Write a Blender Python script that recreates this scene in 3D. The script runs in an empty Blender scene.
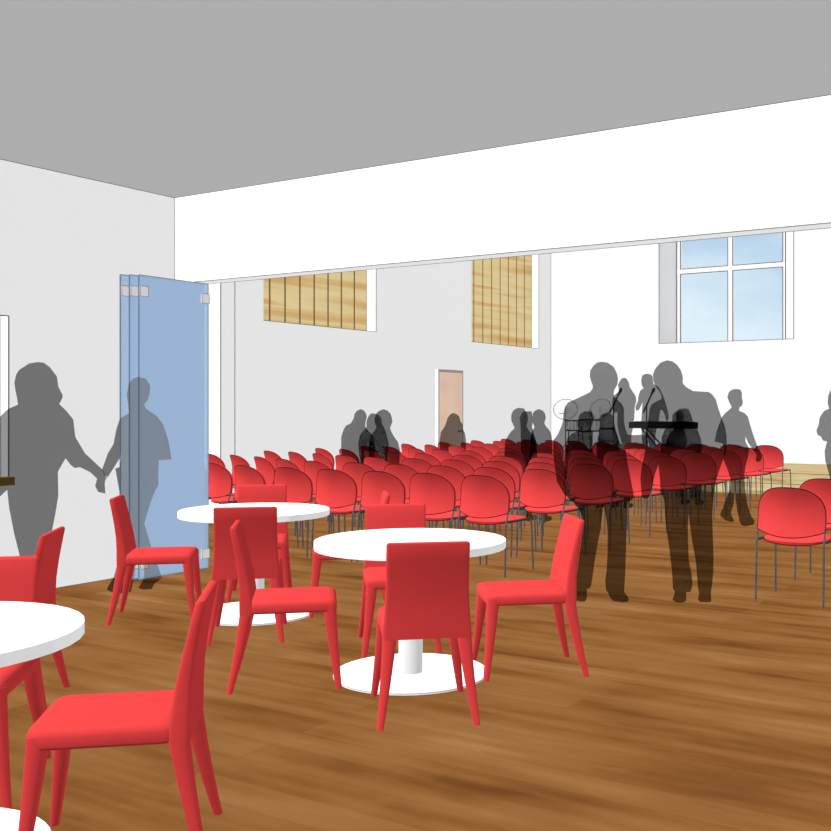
import bpy, bmesh, math, random
import numpy as np
from mathutils import Vector, Matrix
from mathutils.geometry import delaunay_2d_cdt

random.seed(7)
S = bpy.context.scene
C = S.collection
PI = math.pi

# ------------------------------------------------------------------ survey
# camera constants recovered from the room's vanishing points and the round tables
FPX, CX, CY, TH, EYE = 1012.11, 505.14, 408.13, 0.5455, 1.46
CO, SI = math.cos(TH), math.sin(TH)

def ray(u, v):
    a = (u - CX) / FPX
    return Vector((CO * a - SI, SI * a + CO, (CY - v) / FPX))
def at_z(u, v, z=0.0):
    d = ray(u, v); t = (z - EYE) / d.z
    return Vector((0, 0, EYE)) + d * t
def at_x(u, v, x):
    d = ray(u, v)
    return Vector((0, 0, EYE)) + d * (x / d.x)
def at_y(u, v, y):
    d = ray(u, v)
    return Vector((0, 0, EYE)) + d * (y / d.y)

def lin(c):
    return tuple(((x / 255) / 12.92 if x / 255 <= 0.04045 else ((x / 255 + 0.055) / 1.055) ** 2.4) for x in c)

# --------------------------------------------------------------- materials
def new_mat(name):
    m = bpy.data.materials.new(name); m.use_nodes = True
    nt = m.node_tree; nt.nodes.clear()
    out = nt.nodes.new('ShaderNodeOutputMaterial')
    return m, nt, out

def matte(name, col, rough=1.0, vary=0.0, scale=8.0):
    m, nt, out = new_mat(name)
    d = nt.nodes.new('ShaderNodeBsdfDiffuse'); d.inputs['Roughness'].default_value = 0.0
    d.inputs['Color'].default_value = (*col, 1)
    if vary:
        tc = nt.nodes.new('ShaderNodeTexCoord')
        n = nt.nodes.new('ShaderNodeTexNoise'); n.inputs['Scale'].default_value = scale
        nt.links.new(tc.outputs['Object'], n.inputs['Vector'])
        r = nt.nodes.new('ShaderNodeValToRGB')
        r.color_ramp.elements[0].position = 0.3; r.color_ramp.elements[1].position = 0.7
        r.color_ramp.elements[0].color = (*[c * (1 - vary) for c in col], 1)
        r.color_ramp.elements[1].color = (*[min(1, c * (1 + vary)) for c in col], 1)
        nt.links.new(n.outputs['Fac'], r.inputs['Fac']); nt.links.new(r.outputs['Color'], d.inputs['Color'])
    nt.links.new(d.outputs['BSDF'], out.inputs['Surface'])
    return m

def see_through(name, tint, body=None, fac=0.0):
    """tinted clear sheet: transmits `tint`, with `fac` of matte `body` colour"""
    m, nt, out = new_mat(name)
    t = nt.nodes.new('ShaderNodeBsdfTransparent'); t.inputs['Color'].default_value = (*tint, 1)
    if body is None:
        nt.links.new(t.outputs['BSDF'], out.inputs['Surface'])
    else:
        d = nt.nodes.new('ShaderNodeBsdfDiffuse'); d.inputs['Color'].default_value = (*body, 1)
        mx = nt.nodes.new('ShaderNodeMixShader'); mx.inputs['Fac'].default_value = fac
        nt.links.new(t.outputs['BSDF'], mx.inputs[1]); nt.links.new(d.outputs['BSDF'], mx.inputs[2])
        nt.links.new(mx.outputs['Shader'], out.inputs['Surface'])
    return m

def board_floor(name, gain=1.0):
    """long timber boards running along x, with streaky grain"""
    m, nt, out = new_mat(name)
    N = nt.nodes.new; L = nt.links.new
    geo = N('ShaderNodeNewGeometry')
    def noise(sx, sy, scale, detail, off=0.0):
        mp = N('ShaderNodeMapping'); mp.inputs['Scale'].default_value = (sx, sy, 1); mp.inputs['Location'].default_value = (off, off * 0.7, 0)
        L(geo.outputs['Position'], mp.inputs['Vector'])
        n = N('ShaderNodeTexNoise'); n.inputs['Scale'].default_value = scale; n.inputs['Detail'].default_value = detail
        n.inputs['Roughness'].default_value = 0.55
        L(mp.outputs['Vector'], n.inputs['Vector']); return n
    n1 = noise(0.62, 2.0, 1.5, 3.0, 3.1)
    n2 = noise(0.40, 6.0, 1.4, 2.0, 11.7)
    br = N('ShaderNodeTexBrick'); br.offset = 0.37
    br.inputs['Scale'].default_value = 1.0; br.inputs['Brick Width'].default_value = 2.3; br.inputs['Row Height'].default_value = 0.19
    br.inputs['Mortar Size'].default_value = 0.004; br.inputs['Mortar Smooth'].default_value = 0.6
    br.inputs['Color1'].default_value = (0.0, 0.0, 0.0, 1); br.inputs['Color2'].default_value = (1, 1, 1, 1); br.inputs['Mortar'].default_value = (0.05, 0.05, 0.05, 1)
    L(geo.outputs['Position'], br.inputs['Vector'])
    a = N('ShaderNodeMath'); a.operation = 'MULTIPLY'; a.inputs[1].default_value = 0.62; L(n1.outputs['Fac'], a.inputs[0])
    b = N('ShaderNodeMath'); b.operation = 'MULTIPLY_ADD'; b.inputs[1].default_value = 0.30; L(n2.outputs['Fac'], b.inputs[0]); L(a.outputs[0], b.inputs[2])
    g = N('ShaderNodeMath'); g.operation = 'MULTIPLY_ADD'; g.inputs[1].default_value = 0.10; L(br.outputs['Color'], g.inputs[0]); L(b.outputs[0], g.inputs[2])
    r = N('ShaderNodeValToRGB'); cr = r.color_ramp
    cols = [(0.30, (108, 66, 33)), (0.41, (135, 87, 45)), (0.51, (153, 104, 57)), (0.61, (162, 114, 67)), (0.75, (182, 134, 86))]
    while len(cr.elements) < len(cols): cr.elements.new(0.5)
    for e, (p, c) in zip(cr.elements, cols):
        e.position = p; e.color = (*[x / 2.5 * gain for x in lin(c)], 1)
    L(g.outputs[0], r.inputs['Fac'])
    d = N('ShaderNodeBsdfDiffuse'); L(r.outputs['Color'], d.inputs['Color'])
    L(d.outputs['BSDF'], out.inputs['Surface'])
    return m

def banded_wood(name, cols, div, scale, seed=0.0, axis_scale=(0.25, 0.25, 1.0)):
    m, nt, out = new_mat(name)
    N = nt.nodes.new; L = nt.links.new
    geo = N('ShaderNodeNewGeometry')
    mp = N('ShaderNodeMapping'); mp.inputs['Scale'].default_value = axis_scale; mp.inputs['Location'].default_value = (seed, seed, seed)
    L(geo.outputs['Position'], mp.inputs['Vector'])
    n = N('ShaderNodeTexNoise'); n.inputs['Scale'].default_value = scale; n.inputs['Detail'].default_value = 2.5
    L(mp.outputs['Vector'], n.inputs['Vector'])
    r = N('ShaderNodeValToRGB'); cr = r.color_ramp
    while len(cr.elements) < len(cols): cr.elements.new(0.5)
    for e, (p, c) in zip(cr.elements, cols):
        e.position = p; e.color = (*[x / div for x in lin(c)], 1)
    L(n.outputs['Fac'], r.inputs['Fac'])
    d = N('ShaderNodeBsdfDiffuse'); L(r.outputs['Color'], d.inputs['Color'])
    L(d.outputs['BSDF'], out.inputs['Surface'])
    return m

M_wall = matte('white_wall_paint', (0.89, 0.89, 0.89))
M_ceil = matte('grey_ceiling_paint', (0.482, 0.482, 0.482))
M_floor = board_floor('brown_floorboards')
M_line = matte('dark_joint', (0.10, 0.10, 0.10))
M_fine = matte('pale_joint', (0.17, 0.17, 0.17))
M_red = matte('red_moulded_shell', (0.41, 0.0305, 0.0305))
M_pad = matte('red_upholstery', (0.445, 0.0345, 0.0345), vary=0.02, scale=30)
M_pipe = matte('black_piping', (0.035, 0.006, 0.006))
M_steel = matte('grey_steel_tube', (0.06, 0.06, 0.064), vary=0.3, scale=40)
M_rail = matte('dark_steel_rail', (0.03, 0.03, 0.033))
M_bright = matte('white_end_wall_paint', (0.66, 0.66, 0.66))
M_white = matte('white_laminate', (0.74, 0.74, 0.74))
M_column = matte('white_enamel', (0.62, 0.62, 0.62))
M_fit = matte('brushed_fitting', (0.72, 0.68, 0.69))
M_edge = matte('dark_glass_edge', (0.10, 0.17, 0.26))
M_glass = see_through('blue_tinted_glass', (0.80, 0.90, 0.97), (0.425, 0.55, 0.76), 0.62)
M_pane = see_through('clear_pane', (0.985, 0.99, 1.0))
M_frame = matte('white_window_frame', (0.68, 0.68, 0.68))
M_slat = banded_wood('pale_timber_slats', [(0.30, (196, 158, 98)), (0.41, (208, 174, 118)), (0.50, (216, 194, 142)), (0.60, (221, 201, 152)), (0.70, (206, 164, 104))], 0.87, 5.0, 2.0, (0.05, 0.05, 1.0))
M_back = matte('brown_backing', (0.19, 0.12, 0.05))
M_door = matte('tan_door_veneer', tuple(x / 0.87 for x in lin((217, 187, 166))), vary=0.05, scale=3)
M_stage = banded_wood('light_stage_boards', [(0.30, (176, 150, 100)), (0.45, (208, 184, 134)), (0.55, (218, 198, 148)), (0.70, (228, 210, 166))], 1.6, 3.0, 5.0, (0.5, 1.0, 6.0))
M_staget = banded_wood('light_stage_top', [(0.30, (180, 154, 102)), (0.45, (208, 184, 134)), (0.55, (218, 198, 148)), (0.70, (228, 210, 166))], 2.5, 3.0, 8.0, (0.4, 4.0, 1.0))
M_sill = matte('brown_sill', tuple(x / 1.3 for x in lin((168, 128, 70))), vary=0.08, scale=9)
M_black = matte('black_plastic', (0.012, 0.012, 0.013))
M_keys = matte('dark_grey_panel', (0.03, 0.03, 0.032))
M_shade = see_through('smoky_grey_figure', (0.462, 0.462, 0.462))
M_veiled = see_through('pale_grey_figure', (0.777, 0.735, 0.68))  # paler tint standing in for the glass haze over one figure
M_drum = see_through('clear_drum_shell', (0.93, 0.93, 0.93), (0.75, 0.75, 0.75), 0.15)
M_cym = see_through('pale_cymbal', (0.90, 0.90, 0.90), (0.6, 0.6, 0.6), 0.12)

# ----------------------------------------------------------------- helpers
def link(name, bm, mat, parent=None, smooth=False):
    me = bpy.data.meshes.new(name)
    bmesh.ops.recalc_face_normals(bm, faces=bm.faces[:])
    if smooth:
        for f in bm.faces: f.smooth = True
        for e in bm.edges:
            if len(e.link_faces) == 2 and e.calc_face_angle(0) > 0.75: e.smooth = False
    bm.to_mesh(me); bm.free()
    me.materials.append(mat)
    o = bpy.data.objects.new(name, me); C.objects.link(o)
    if parent is not None: o.parent = parent
    return o

def tag(o, label, cat, group=None, kind=None):
    if label: o['label'] = label
    if cat: o['category'] = cat
    if group: o['group'] = group
    if kind: o['kind'] = kind
    return o

def thing(name, label, cat, loc=(0, 0, 0), rz=0.0, group=None):
    o = bpy.data.objects.new(name, None); C.objects.link(o)
    o.empty_display_size = 0.1
    o.location = loc; o.rotation_euler = (0, 0, rz)
    return tag(o, label, cat, group)

def box(bm, x0, x1, y0, y1, z0, z1):
    vs = [bm.verts.new((x, y, z)) for z in (z0, z1) for y in (y0, y1) for x in (x0, x1)]
    for f in ((0, 1, 3, 2), (4, 6, 7, 5), (0, 4, 5, 1), (2, 3, 7, 6), (0, 2, 6, 4), (1, 5, 7, 3)):
        bm.faces.new([vs[i] for i in f])
    return vs

def loft(bm, rings, cap=True):
    """rings: list of lists of points, same count"""
    R = [[bm.verts.new(p) for p in r] for r in rings]
    n = len(R[0])
    for a, b in zip(R, R[1:]):
        for i in range(n):
            bm.faces.new((a[i], a[(i + 1) % n], b[(i + 1) % n], b[i]))
    if cap:
        bm.faces.new(R[0][::-1]); bm.faces.new(R[-1])
    return R

def rrect(cx, cy, hx, hy, z, r, seg=3):
    r = min(r, hx * 0.98, hy * 0.98)
    pts = []
    for (sx, sy, a0) in ((1, 1, 0), (-1, 1, 90), (-1, -1, 180), (1, -1, 270)):
        for k in range(seg + 1):
            a = math.radians(a0 + 90 * k / seg)
            pts.append((cx + sx * (hx - r) + r * math.cos(a), cy + sy * (hy - r) + r * math.sin(a), z))
    return pts

def disc(bm, r0, z0, r1, z1, n=40, cx=0, cy=0):
    loft(bm, [[(cx + r * math.cos(2 * PI * i / n), cy + r * math.sin(2 * PI * i / n), z) for i in range(n)] for r, z in ((r0, z0), (r1, z1))])

def tube(bm, pts, rad, n=6, closed=False):
    pts = [Vector(p) for p in pts]
    rads = rad if isinstance(rad, (list, tuple)) else [rad] * len(pts)
    rings = []
    up = None
    for i, p in enumerate(pts):
        if closed:
            d = pts[(i + 1) % len(pts)] - pts[i - 1]
        else:
            d = (pts[min(i + 1, len(pts) - 1)] - pts[max(i - 1, 0)])
        d.normalize()
        if up is None:
            up = d.orthogonal().normalized()
        u = (up - d * up.dot(d))
        u = u.normalized() if u.length > 1e-6 else d.orthogonal().normalized()
        up = u
        w = d.cross(u)
        rings.append([p + (u * math.cos(2 * PI * k / n) + w * math.sin(2 * PI * k / n)) * rads[i] for k in range(n)])
    R = [[bm.verts.new(q) for q in r] for r in rings]
    m = len(R)
    for i in range(m if closed else m - 1):
        a, b = R[i], R[(i + 1) % m]
        for k in range(n):
            bm.faces.new((a[k], a[(k + 1) % n], b[(k + 1) % n], b[k]))
    if not closed:
        bm.faces.new(R[0][::-1]); bm.faces.new(R[-1])

def dup(root, loc, rz, label, group=None):
    r = root.copy(); C.objects.link(r); r.location = loc; r.rotation_euler = (0, 0, rz)
    r['label'] = label
    if group: r['group'] = group
    for ch in list(root.children):
        c = ch.copy(); C.objects.link(c); c.parent = r
        for g in list(ch.children):
            d = g.copy(); C.objects.link(d); d.parent = c
    return r

def struct(name, boxes, mat, parent=None):
    bm = bmesh.new()
    for b in boxes: box(bm, *b)
    o = link(name, bm, mat, parent)
    if parent is None: o['kind'] = 'structure'
    return o

# ------------------------------------------------------------- the building
XL, YH, YB2 = -7.37, 6.33, 6.50          # left wall, front and back of the beam
ZC, ZB, ZH = 3.38, 2.595, 6.6            # ceiling, beam soffit, hall ceiling
XW, YB = -11.0, 20.12                    # hall side wall, hall end wall
XR, YR = 3.0, -2.5                       # walls out of the picture

struct('floor', [(XW - 0.4, XR, YR, YB + 1.3, -0.1, 0.0)], M_floor)
struct('ceiling', [(XL - 0.25, XR, YR, YH, ZC, ZC + 0.1)], M_ceil)
struct('ceiling_hall', [(XW - 0.4, XR, YB2, YB + 1.3, ZH, ZH + 0.1)], M_ceil)
# near room, left wall with a serving opening
hy0, hy1, hz0, hz1 = 3.62, 4.716, 0.93, 2.175
struct('wall_left', [(XL - 0.25, XL, YR, hy0, 0, ZC), (XL - 0.25, XL, hy1, YH, 0, ZC),
                     (XL - 0.25, XL, hy0, hy1, 0, hz0), (XL - 0.25, XL, hy0, hy1, hz1, ZC)], M_wall)
struct('wall_front', [(XL, XR, YH, YB2, ZB, ZH), (XW - 0.4, -7.24, YH, YB2, 0, ZB), (XW - 0.4, XL, YH, YB2, ZB, ZH)], M_wall)
struct('wall_right', [(XR, XR + 0.2, YR, YB + 1.3, 0, ZH)], M_wall)
struct('wall_rear', [(XL - 0.25, XR, YR - 0.2, YR, 0, ZC)], M_wall)
# hall side wall with two slatted recesses
w1a, w1b, w1z = 11.122, 13.816, 2.78
w2a, w2b = at_x(471.6, 320, XW).y, 19.557
w2z = 2.78
wt = 5.2
struct('wall_hall', [(XW - 0.4, XW, YB2, w1a, 0, ZH), (XW - 0.4, XW, w1b, w2a, 0, ZH), (XW - 0.4, XW, w2b, YB + 1.3, 0, ZH),
                     (XW - 0.4, XW, w1a, w1b, 0, w1z), (XW - 0.4, XW, w1a, w1b, wt, ZH),
                     (XW - 0.4, XW, w2a, w2b, 0, w2z), (XW - 0.4, XW, w2a, w2b, wt, ZH)], M_wall)
struct('wall_pier', [(XW, -10.6, 9.9, 10.16, 0, ZH)], M_wall)
# hall end wall with the big window
bx0, bx1, bz0, bz1 = -8.38, -5.518, 2.834, 5.9
YG = 21.11
struct('wall_back', [(XW, bx0, YB, YB + 1.2, 0, ZH), (bx1, XR, YB, YB + 1.2, 0, ZH),
                     (bx0, bx1, YB, YB + 1.2, 0, bz0), (bx0, bx1, YB, YB + 1.2, bz1, ZH)], M_bright)

# joints and corner lines, as thin real strips
r = 0.006
tn = [0]
def strip(p, q, mat=M_line, rad=0.006):
    tn[0] += 1
    bm = bmesh.new(); tube(bm, [p, q], rad, 4)
    o = link('trim_%d' % tn[0], bm, mat); o['kind'] = 'structure'
    return o
strip((XL, YR, ZC), (XL, YH, ZC))
strip((XL, YH, ZC), (XR, YH, ZC))
strip((XL, YH, ZB), (XL, YH, ZC), M_fine)
strip((-7.2, YH, ZB), (XR, YH, ZB), M_fine, 0.0045)
strip((-7.2, YB2, ZB), (XR, YB2, ZB), M_fine, 0.0045)
strip((XL, YR, 0), (XL, YH, 0))
strip((XW, YB, 0), (XW, YB, ZH), M_fine, 0.012)
strip((-10.6, 9.9, 0), (-10.6, 9.9, ZH), M_fine, 0.008)
strip((-10.6, 10.16, 0), (-10.6, 10.16, ZH), M_fine, 0.008)
for (a, b, z) in ((w1a, w1b, w1z), (w2a, w2b, w2z)):
    strip((XW, a, z), (XW, b, z), M_fine, 0.007)
    strip((XW, b, z), (XW, b, wt), M_fine, 0.008)
strip((bx0, YB, bz0), (bx1, YB, bz0), M_fine, 0.01)
strip((bx0, YB, bz0), (bx0, YB, bz1), M_fine, 0.011)
strip((bx1, YB, bz0), (bx1, YB, bz1), M_fine, 0.011)
strip((XL, hy1, hz0), (XL, hy1, hz1), M_fine)
strip((XL, hy0, hz1), (XL, hy1, hz1), M_line)

# serving opening: frame and brown sill
w = struct('window_1', [(-7.56, -7.47, hy0, hy1, hz0, hz0 + 0.04), (-7.56, -7.47, hy0, hy1, hz1 - 0.04, hz1),
                        (-7.56, -7.47, hy0, hy0 + 0.05, hz0, hz1), (-7.56, -7.47, hy1 - 0.02, hy1, hz0, hz1)], M_frame)
struct('pane', [(-7.52, -7.51, hy0 + 0.04, hy1 - 0.02, hz0 + 0.04, hz1 - 0.04)], matte('grey_pane', (0.5, 0.52, 0.54)), w)
s = struct('sill', [(-7.55, -7.27, hy0 - 0.05, at_x(15, 480, -7.27).y, 0.868, 0.93)], M_sill, w)

# end window: white frame, mullion, transom, four panes of sky
wx = [at_y(u, 300, YG).x for u in (677.7, 680.5, 728.0, 732.8, 782.9, 785.6)]
tz0, tz1 = at_y(704, 272.6, YG).z, at_y(704, 267.6, YG).z
w = struct('window_2', [(bx0, wx[1], YG, YG + 0.08, bz0, bz1), (wx[4], -5.3, YG, YG + 0.08, bz0, bz1),
                        (bx0, -5.3, YG, YG + 0.08, bz0, bz0 + 0.06), (bx0, -5.3, YG, YG + 0.08, bz1 - 0.06, bz1),
                        (wx[2], wx[3], YG - 0.01, YG + 0.08, bz0, bz1), (bx0, -5.3, YG - 0.01, YG + 0.08, tz0, tz1)], M_frame)
for (a, b) in ((wx[1], wx[2]), (wx[3], wx[4])):
    for (c, d) in ((bz0 + 0.06, tz0), (tz1, bz1 - 0.06)):
        struct('pane', [(a, b, YG + 0.035, YG + 0.045, c, d)], M_pane, w)
        g = bmesh.new()
        for (p, q) in (((a, c), (a, d)), ((b, c), (b, d)), ((a, c), (b, c)), ((a, d), (b, d))):
            tube(g, [(p[0], YG - 0.005, p[1]), (q[0], YG - 0.005, q[1])], 0.012, 4)
        link('glazing_bead', g, M_line, w)
g = bmesh.new()
for x in (wx[5], bx0 + 0.012): tube(g, [(x, YG - 0.005, bz0), (x, YG - 0.005, bz1)], 0.014, 4)
link('frame_joint', g, M_line, w)

# slatted timber screens in the side-wall recesses
def slat_screen(label, x, ya, yb, z0, z1):
    t = thing('slatted_timber_screen', label, 'screen', (x, (ya + yb) / 2, z0), 0, 'slatted timber screens in the wall recesses')
    bm = bmesh.new(); box(bm, -0.05, -0.003, (ya - yb) / 2, (yb - ya) / 2, 0, z1 - z0)
    link('backing', bm, M_back, t)
    n = 8; wd = (yb - ya) / n
    for i in range(n):
        bm = bmesh.new()
        y0 = (ya - yb) / 2 + i * wd
        box(bm, -0.0028, 0.0, y0 + 0.02, y0 + wd - 0.02, 0.0, z1 - z0)
        link('slat', bm, M_slat, t)
    return t
slat_screen('pale timber slat screen in the wide recess of the grey side wall, beside the pier', XW - 0.20, w1a, w1b, w1z, wt)
slat_screen('pale timber slat screen in the recess near the back corner, right of the door', XW - 0.166, w2a, w2b, w2z, wt)

# tan door in a proud white casing
dy0 = 15.563; dy1 = at_x(462.7, 380, -10.9).y; dzt = 2.19
d = struct('door_1', [(XW, -10.902, dy0, dy1, 0, dzt)], M_wall)
struct('door_leaf', [(-10.902, -10.895, dy0 + 0.01, dy1 - 0.02, 0.01, dzt - 0.06)], M_door, d)
struct('door_head', [(-10.902, -10.89, dy0, dy1, dzt - 0.055, dzt)], matte('dark_door_head', (0.36, 0.29, 0.25)), d)
g = bmesh.new()
tube(g, [(-10.9, dy0, 0), (-10.9, dy0, dzt)], 0.010, 4); tube(g, [(-10.9, dy1, 0), (-10.9, dy1, dzt)], 0.010, 4); tube(g, [(XW, dy0, 0), (XW, dy0, dzt)], 0.008, 4)
link('door_frame', g, M_fine, d)
g = bmesh.new(); tube(g, [(-10.89, dy1 - 0.1, 1.02), (-10.85, dy1 - 0.1, 1.02), (-10.85, dy1 - 0.22, 1.02)], 0.012, 6)
link('door_handle', g, M_steel, d)

# stage
YS, ZS = 17.0, at_y(781.5, 463, YB).z
st = struct('stage', [(XW + 0.02, XR - 0.02, YS, YB - 0.01, 0, ZS)], M_staget)
st['kind'] = 'structure'
struct('riser', [(XW + 0.02, XR - 0.02, YS - 0.02, YS, 0, ZS)], M_stage, st)
g = bmesh.new()
for z in (ZS / 2, ZS): tube(g, [(XW + 0.03, YS - 0.024, z), (XR - 0.03, YS - 0.024, z)], 0.007, 4)
link('riser_joint', g, matte('brown_joint', (0.12, 0.085, 0.04)), st)

# ------------------------------------------------ folding glass wall panels
def glass_panel(x, ya, yb, label):
    z0, z1 = 0.012, 2.585
    t = thing('glass_panel', label, 'glass panel', (x, ya, 0), 0, 'stacked folding glass panels')
    bm = bmesh.new(); box(bm, -0.006, 0.006, 0, yb - ya, z0, z1)
    link('glass_sheet', bm, M_glass, t)
    L = yb - ya
    bm = bmesh.new()
    for (p, q) in (((0, z0), (0, z1)), ((L, z0), (L, z1)), ((0, z0), (L, z0)), ((0, z1), (L, z1))):
        tube(bm, [(0, p[0], p[1]), (0, q[0], q[1])], 0.0075, 4)
    link('glass_edge', bm, M_edge, t)
    for (c, z) in ((0.045, 2.452), (L - 0.035, 2.452), (0.045, 0.142), (L - 0.035, 0.142)):
        bm = bmesh.new(); box(bm, -0.014, 0.014, c - 0.042, c + 0.042, z - 0.043, z + 0.043)
        f = link('patch_fitting', bm, M_fit, t)
        bm = bmesh.new()
        for sx in (0.0145,):
            tube(bm, [(sx, c - 0.042, z - 0.043), (sx, c + 0.042, z - 0.043), (sx, c + 0.042, z + 0.043), (sx, c - 0.042, z + 0.043)], 0.0035, 4, True)
        link('fitting_edge', bm, M_line, f)
    return t
glass_panel(-7.085, at_x(139, 400, -7.085).y, at_x(207.9, 400, -7.085).y, 'blue glass folding panel at the front of the stack, nearest the tables')
glass_panel(-7.145, at_x(129.6, 400, -7.145).y, 6.47, 'blue glass folding panel in the middle of the stack by the wall')
glass_panel(-7.205, at_x(120.4, 400, -7.205).y, 6.47, 'blue glass folding panel at the back of the stack, closest to the grey wall')

# ------------------------------------------------------------ round tables
TA = math.radians(131.6)                 # direction the near chair of each table faces
TABLES = {'T1': (-5.258, 5.232), 'T2': (-3.329, 4.485), 'T3': (-3.332, 1.789)}
def make_table():
    t = thing('round_table', '', 'table', group='round white pedestal tables')
    bm = bmesh.new(); disc(bm, 0.524, 0.698, 0.524, 0.739, 36)
    link('tabletop', bm, M_white, t)
    bm = bmesh.new()
    loft(bm, [[(0.066 * math.cos(2 * PI * i / 28), 0.066 * math.sin(2 * PI * i / 28), z) for i in range(28)] for z in (0.012, 0.698)], False)
    link('column', bm, M_column, t, True)
    bm = bmesh.new(); disc(bm, 0.419, 0.0, 0.419, 0.013, 44)
    b = link('base_plate', bm, M_white, t)
    bm = bmesh.new(); tube(bm, [(0.420 * math.cos(2 * PI * i / 44), 0.420 * math.sin(2 * PI * i / 44), 0.007) for i in range(44)], 0.0035, 4, True)
    link('base_rim', bm, matte('grey_rim', (0.3, 0.3, 0.3)), b)
    return t
tb = make_table()
tb.location = (*TABLES['T2'], 0)
tb['label'] = 'round white pedestal table in the middle of the picture, ringed by four red chairs'
dup(tb, (*TABLES['T1'], 0), 0, 'round white pedestal table farthest back, in front of the blue glass panels')
dup(tb, (*TABLES['T3'], 0), 0, 'round white pedestal table cut off by the left edge, nearest the viewer')

# ----------------------------------------------------- red moulded chairs
def make_chair():
    t = thing('dining_chair', '', 'chair', group='red moulded chairs at the round tables')
    bm = bmesh.new()                                    # seat shell
    rings = []
    for z, ins in ((0.396, 0.006), (0.400, 0.001), (0.405, 0.0), (0.436, 0.0), (0.452, 0.006), (0.462, 0.019), (0.466, 0.045)):
        rings.append(rrect(0, 0.022, 0.207 - ins, 0.230 - ins, z, 0.045, 4))
    loft(bm, rings)
    link('seat', bm, M_red, t, True)
    bm = bmesh.new()                                    # backrest
    prof = [(0.393, -0.210, 0.034, 0.207), (0.43, -0.211, 0.034, 0.206), (0.50, -0.216, 0.030, 0.199), (0.58, -0.225, 0.026, 0.194), (0.67, -0.241, 0.022, 0.192), (0.76, -0.260, 0.019, 0.192), (0.832, -0.276, 0.017, 0.193)]
    rings = [rrect(0, y, hx, hy, z, 0.015, 3) for z, y, hy, hx in prof]
    rings.append(rrect(0, -0.278, 0.190, 0.013, 0.842, 0.012, 3))
    rings.append(rrect(0, -0.279, 0.182, 0.006, 0.846, 0.006, 3))
    loft(bm, rings)
    link('backrest', bm, M_red, t, True)
    for sx in (-1, 1):
        for (ty, by, tx, bx) in ((0.2165, 0.262, 0.174, 0.222), (-0.209, -0.292, 0.1735, 0.222)):
            bm = bmesh.new()
            rs = []
            for k in range(8):
                q = max(0.0, (k - 1) / 6)
                z = 0.436 if k == 0 else 0.405 * (1 - q)
                e = q
                hs = 0.0335 + (0.0155 - 0.0335) * e
                w_ = 0.75 * q + 0.25 * q * q
                if k == 0: hs = 0.031
                rs.append(rrect(sx * (tx + (bx - tx) * w_), ty + (by - ty) * w_, hs, hs, z, hs * 0.8, 3))
            loft(bm, rs[::-1])
            link('leg', bm, M_red, t, True)
    return t
def place_at_table(key, k, dist=0.668, dr=0.0):
    """k: 0 near, 1 right, 2 far, 3 left chair of the table"""
    cx, cy = TABLES[key]
    a = TA + k * PI / 2 + dr
    return (cx - math.cos(a) * dist, cy - math.sin(a) * dist, 0), a - PI / 2
ch = make_chair()
loc, rz = place_at_table('T2', 0, 0.655)
ch.location = loc; ch.rotation_euler = (0, 0, rz)
ch['label'] = 'red chair at the middle table, its back turned to the viewer, nearest of its four'
for key, k, lab in (
    ('T2', 1, 'red chair on the right of the middle table, facing left in side view'),
    ('T2', 2, 'red chair on the far side of the middle table, facing the viewer'),
    ('T2', 3, 'red chair left of the middle table, facing right towards it'),
    ('T1', 0, 'red chair with its back to the viewer, tucked before the farthest round table'),
    ('T1', 1, 'red chair right of the farthest table, mostly hidden behind the middle tabletop'),
    ('T1', 2, 'red chair on the far side of the farthest table, only its backrest top showing'),
    ('T1', 3, 'red chair in front of the blue glass panels, facing right'),
    ('T3', 1, 'large red chair in the left foreground, facing left to the cut-off table'),
    ('T3', 2, 'red chair behind the cut-off foreground table, backrest at the left picture edge')):
    loc, rz = place_at_table(key, k, {('T2', 1): 0.645, ('T2', 2): 0.655, ('T3', 1): 0.650}.get((key, k), 0.655))
    if key == 'T2' and k == 2: loc = (loc[0] - 0.014, loc[1] - 0.009, 0)
    if key == 'T3' and k == 2: loc = (loc[0] - 0.034, loc[1] - 0.021, 0)
    dup(ch, loc, rz, lab)
a = TA + PI / 2
dup(ch, (-4.785, 2.982, 0), a - PI / 2, 'red chair seen from behind near the left wall, in front of the holding-hands couple')

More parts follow.
